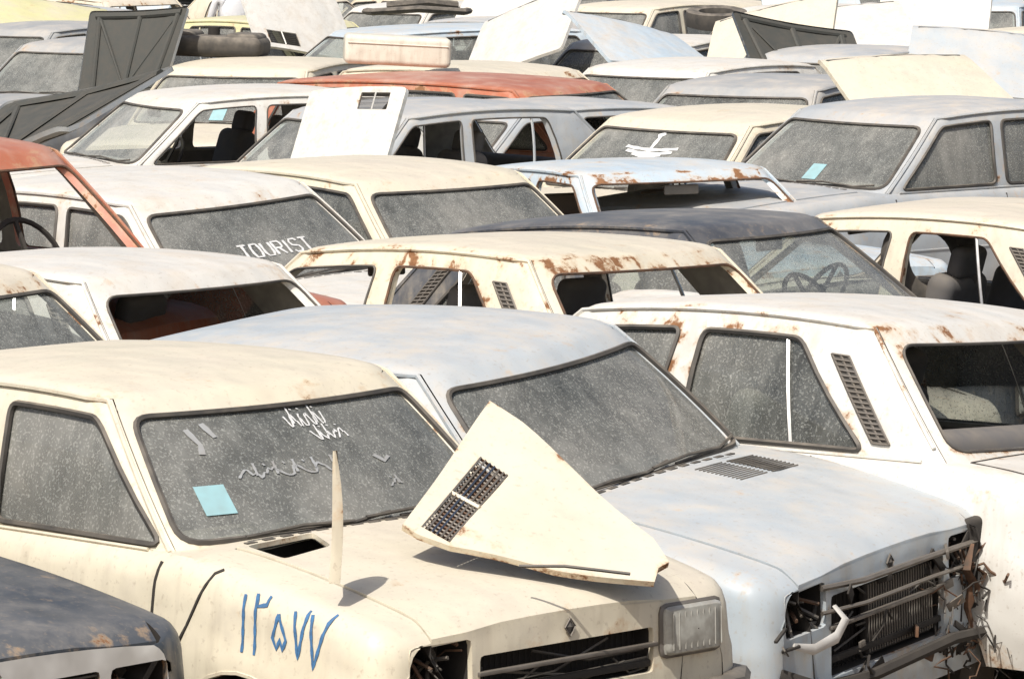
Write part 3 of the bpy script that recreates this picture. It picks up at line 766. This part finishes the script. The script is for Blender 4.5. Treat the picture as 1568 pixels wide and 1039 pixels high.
# ---------------- bent hood lying across the nearest hatchback
def crumpled():
    P1=Vector((-.0672,12.75,1.3065));P2=Vector((-.3188,12.2,1.0120));P4=Vector((.4559,12.2,.8872))
    nrm=(P2-P1).cross(P4-P1).normalized()
    if nrm.y>0: nrm=-nrm
    ux=(P4-P1).normalized(); uy=nrm.cross(ux)
    Q=[(0,0),(.340,-.581),(.397,-.566),(.489,-.516),(.715,-.305),(.901,-.082),(.861,-.035),(.858,.007),(.747,.038),(.458,.033),(.140,.018)]
    outer=dens(Q,.06)
    a,b,c,d=[Vector(q) for q in ((.197,-.187),(.310,-.167),(.474,-.509),(.373,-.537))]
    hole=dens([a,b,c,d],.06)
    v,tri,tags,rust=cdt(outer,[hole],.05)
    def mp(p,d=0):
        s=.012*math.sin(p[0]*9)*math.sin(p[1]*7+1)
        return P1+ux*p[0]+uy*p[1]+nrm*(d+s)
    mb=MB(); f=[t for t,q in zip(tri,tags) if q<0]
    mb.add([mp(p) for p in v],f,'paint',rust); mb.add([mp(p,-.012) for p in v],f,'inner')
    mb.grid([[mp(p) for p in outer],[mp(p,-.02) for p in outer]],'paint',1.0,closed=True)
    mb.grid([[mp(p) for p in hole],[mp(p,-.012) for p in hole]],'rustm',1,closed=True)
    mb.add([mp(p,-.03) for p in (a,b,c,d)],[(0,1,2,3)],'rustm')
    for i in range(1,24):
        t=i/24; mb.tube([mp(a.lerp(d,t),-.002),mp(b.lerp(c,t),-.002)],.0032,'metal' if i%3 else 'rustm',4)
    for t in (.04,.2,.36,.52,.68,.84,.96): mb.tube([mp(a.lerp(b,t),.001),mp(d.lerp(c,t),.001)],.004,'chrome' if .3<t<.6 else 'metal',4)
    mb.tube([mp(a.lerp(d,.5),.002),mp(b.lerp(c,.5),.002)],.008,'paint',5,rust=.8)
    mb.tube([(.0205,11.95,.9321),(.1505,11.93,.9354),(.3354,11.9,.9179)],.005,'rubber',5)
    me=mb.mesh('crumpled_hood'); o=bpy.data.objects.new('car_hood',me); scene.collection.objects.link(o); o.color=(*CREAM,.5)
    mb=MB(); rows=[]
    b0=Vector((-.4978,11.75,.9150))
    for i in range(9):
        t=i/8; z=b0.z+t*.375; w=.16*(1-t**2.5)+.01; h=.016*(1-.75*t**4); dx=.010*math.sin(t*3)
        rows.append([Vector((b0.x+dx+ox,b0.y+yy,z)) for ox,yy in ((-h,0),(0,-.004),(h,0),(h,.008),(.008,w*.5),(.006,w),(.0,w),(.0,w*.5),(-h,.008))])
    mb.grid(rows,'paint',[.2+.8*(i/8)**2 for i in range(9) for _ in range(9)],closed=True)
    me=mb.mesh('strip'); o=bpy.data.objects.new('sheet_metal_scrap',me); scene.collection.objects.link(o); o.color=(*CREAM,.6)
crumpled()
def obj(name,mb,loc=(0,0,0),rot=(0,0,0),color=(1,1,1),rust=.3,sc=1):
    o=bpy.data.objects.new(name,mb.mesh(name)); scene.collection.objects.link(o); o.location=loc; o.rotation_euler=[math.radians(a) for a in rot]; o.color=(*color,rust); o.scale=(sc,)*3; return o
mb=MB(); mb.rbox((0,0,0),(.98,.5,.27),'paint',.05,4); mb.tube([(-.46,-.255,.06),(.46,-.255,.06)],.006,'paint',4); obj('metal_box',mb,(-.87,32.14,1.55),(0,3,4),(.76,.74,.62),.1,.82)
mb=MB(); mb.rbox((0,0,0),(.88,.5,.17),'tyre',.07,4); mb.rbox((-.25,0,.06),(.3,.4,.12),'tyre',.05,3); mb.rbox((.27,.02,.05),(.28,.42,.12),'tyre',.05,3); mb.lathe([(.05,.08),(.05,.15),(0,.15)],(0,.05,0),'z','void',12); obj('fuel_tank',mb,(-2.41,34.20,1.50),(0,2,-8))
TY=[(.17,-.07),(.24,-.085),(.29,-.07),(.30,0),(.29,.07),(.24,.085),(.17,.07),(.155,0),(.17,-.07)]
mb=MB(); mb.lathe(TY,(0,0,0),'z','tyre',28); obj('tyre',mb,(1.95,40.58,1.50),(8,0,0))
mb=MB(); mb.lathe(TY,(0,0,0),'z','tyre',28); obj('tyre',mb,(2.07,20.90,.99),(80,0,20),sc=.85)
mb=MB(); mb.tube([(-.5,.1,0),(-.45,-.08,0),(0,-.14,.03),(.45,-.08,0),(.5,.1,0)],.06,'tyre',8,flat=.6); mb.tube([(-.3,.1,.05),(.1,.02,.09),(.4,.12,.05)],.05,'tyre',8); obj('car_bumper',mb,(-.94,42.47,1.50),(0,0,5))
# ---------------- person in a white shirt, back to the camera, among the far rows
def person(x,y,rot):
    J={'pel':(0,0,.92),'ch':(0,.06,1.22),'nk':(0,.10,1.42),
       'sl':(.19,.08,1.37),'el':(.27,.14,1.10),'wl':(.22,.34,.98),'sr':(-.19,.08,1.37),'er':(-.27,.14,1.10),'wr':(-.20,.34,.98),
       'hl':(.10,0,.88),'kl':(.12,.05,.48),'al':(.12,0,.08),'tl':(.13,.15,.04),'hr':(-.10,0,.88),'kr':(-.12,.03,.48),'ar':(-.12,-.02,.08),'tr':(-.13,.13,.04)}
    def skinpart(name,chain,mat):
        names=[];vs=[];rs=[];es=[]
        for ch in chain:
            prev=None
            for n_,r_ in ch:
                if n_ not in names: names.append(n_); vs.append(J[n_]); rs.append(r_)
                i=names.index(n_)
                if prev is not None: es.append((prev,i))
                prev=i
        me=bpy.data.meshes.new(name); me.from_pydata(vs,es,[]); o=bpy.data.objects.new(name,me); scene.collection.objects.link(o)
        o.modifiers.new('Skin','SKIN')
        sv=me.skin_vertices[0].data if me.skin_vertices else None
        if sv:
            for i,r_ in enumerate(rs): sv[i].radius=(r_,r_*.8)
            sv[0].use_root=True
        sb=o.modifiers.new('Sub','SUBSURF'); sb.levels=2; sb.render_levels=2
        me.materials.append(MATS[mat]); return o
    par=bpy.data.objects.new('person',None); scene.collection.objects.link(par)
    a=skinpart('shirt',[[('pel',.155),('ch',.17),('nk',.07)],[('ch',.17),('sl',.08),('el',.055),('wl',.035)],[('ch',.17),('sr',.08),('er',.055),('wr',.035)]],'shirt')
    b=skinpart('trousers',[[('pel',.15),('hl',.10),('kl',.07),('al',.05),('tl',.04)],[('pel',.15),('hr',.10),('kr',.07),('ar',.05),('tr',.04)]],'trouser')
    mb=MB()
    def ell(c,r,mat,n=14):
        rows=[]
        for i in range(n+1):
            t=math.pi*i/n; rows.append([Vector((c[0]+r[0]*math.sin(t)*math.cos(2*math.pi*k/n),c[1]+r[1]*math.sin(t)*math.sin(2*math.pi*k/n),c[2]+r[2]*math.cos(t))) for k in range(n)])
        mb.grid(rows,mat,closed=True)
    ell((0,.14,1.60),(.075,.095,.115),'skin'); ell((0,.115,1.635),(.082,.098,.10),'void'); ell((0,.235,1.59),(.014,.02,.022),'skin')
    for s in (1,-1): ell((s*.078,.13,1.595),(.012,.022,.032),'skin',8); ell((s*.03,.222,1.615),(.012,.01,.008),'void',6)
    mb.tube([(-.025,.225,1.548),(.025,.225,1.548)],.005,'red',5)
    mb.tube([(0,.09,1.40),(0,.12,1.50)],.055,'skin',10)
    for s,w in ((1,J['wl']),(-1,J['wr'])):
        mb.rbox((w[0],w[1]+.05,w[2]-.01),(.075,.09,.03),'skin',.014)
        for q in range(4):
            x0=w[0]-.028+q*.019; l=(.06,.07,.075,.065)[q]
            mb.tube([(x0,w[1]+.09,w[2]-.01),(x0,w[1]+.09+l*.6,w[2]-.02),(x0,w[1]+.09+l*.9,w[2]-.045)],[.009,.008,.006],'skin',6)
        mb.tube([(w[0]-s*.035,w[1]+.03,w[2]-.01),(w[0]-s*.06,w[1]+.07,w[2]-.02),(w[0]-s*.055,w[1]+.10,w[2]-.03)],[.011,.010,.007],'skin',6)
    c=bpy.data.objects.new('head_and_hands',mb.mesh('head_and_hands')); scene.collection.objects.link(c)
    for o in (a,b,c): o.parent=par
    par.location=(x,y,0); par.rotation_euler=(0,0,math.radians(rot)); return par
PX,PY=-3.36,51.5
person(PX,PY,20)
# ---------------- the rest of the yard
rf=random.Random(4)
for y10 in range(90,680,7):
    y=y10/10
    xr_=y*.125+6
    x=-xr_+rf.uniform(0,1)
    while x<xr_:
        th=rf.choice([-42,-38,-48,138,222,232,215])+rf.uniform(-5,5)
        ok = (y>30 or abs(x)>.125*y+3.2) and not (45.5<y<PY+1.2 and abs(x-PX)<1.9)
        if ok:
            fp=foot(x,y,th,.07)
            pp=[Vector((PX+a,PY+b)) for a,b in ((.35,.4),(.35,-.4),(-.35,-.4),(-.35,.4))]
            if not overlap(fp,pp) and not any((x-q[0])**2+(y-q[1])**2<26 and overlap(fp,foot(*q)) for q in placed):
                col=rf.choice(cols)
                addcar(rf.choice(keys),x,y,th,col,rf.uniform(.2,.8),rf.uniform(-.08,.0),(rf.uniform(-1,1),rf.uniform(-1,1)))
                if rf.random()<.28 and y>33:
                    c_,s_=math.cos(math.radians(th)),math.sin(math.radians(th)); q=rf.choice([1.35,-.3])
                    zz=1.12 if q>0 else 1.50
                    hood((x+c_*q,y+s_*q,zz),(rf.uniform(15,55),rf.uniform(-15,15),rf.uniform(-40,40)),rf.choice([WHITE,CREAM,WHITE,LBL]),rf.uniform(.1,.5),rf.choice([0,1,2]))
        x+=.6
# ------------------------------------------------------------------ ground
gm,nt,out=newmat("ground_soil"); tc=nt.nodes.new("ShaderNodeTexCoord"); b=N(nt,"ShaderNodeBsdfPrincipled",Roughness=.95)
n1=noise(nt,tc.outputs['Object'],.5,6,.6); n2=noise(nt,tc.outputs['Object'],14,6,.7)
c=mixc(nt,n1,(.26,.20,.145),(.36,.29,.215)); c=mixc(nt,maprange(nt,n2,.45,.7,0,.5),c,(.16,.12,.09)); L(nt,c,b.inputs['Base Color'])
bp=nt.nodes.new("ShaderNodeBump"); bp.inputs['Strength'].default_value=.6; bp.inputs['Distance'].default_value=.05; L(nt,n2,bp.inputs['Height']); L(nt,bp.outputs[0],b.inputs['Normal']); L(nt,b.outputs[0],out.inputs[0])
me=bpy.data.meshes.new("ground"); n=80; vs=[];fs=[]
for i in range(n+1):
    for j in range(n+1):
        u=(i/n*2-1);v=(j/n*2-1); X=math.copysign(abs(u)**2.2,u)*1500; Y=math.copysign(abs(v)**2.2,v)*1500+30
        vs.append((X,Y,0))
for i in range(n):
    for j in range(n): a=i*(n+1)+j; fs.append((a,a+n+1,a+n+2,a+1))
me.from_pydata(vs,[],fs); me.materials.append(gm); g=bpy.data.objects.new("ground",me); scene.collection.objects.link(g)
# ------------------------------------------------------------------ light
w=bpy.data.worlds.new("World"); scene.world=w; w.use_nodes=True; nt=w.node_tree
sky=nt.nodes.new("ShaderNodeTexSky"); sky.sky_type='NISHITA'; sky.sun_disc=False
EL=math.radians(52); az=math.radians(-155)
sky.sun_elevation=EL; sky.sun_rotation=az; sky.dust_density=4.0
nt.links.new(sky.outputs[0],nt.nodes['Background'].inputs[0]); nt.nodes['Background'].inputs[1].default_value=.105
sd=Vector((math.sin(az)*math.cos(EL),math.cos(az)*math.cos(EL),math.sin(EL)))
sl_=bpy.data.lights.new("sun","SUN"); sl_.energy=4.0; sl_.angle=math.radians(.5); sl_.color=(1,.96,.90)
so=bpy.data.objects.new("sun",sl_); scene.collection.objects.link(so); so.rotation_euler=sd.to_track_quat('Z','Y').to_euler(); so.location=(0,0,20)
scene.view_settings.view_transform='Standard'; scene.view_settings.look='None'; scene.view_settings.exposure=0
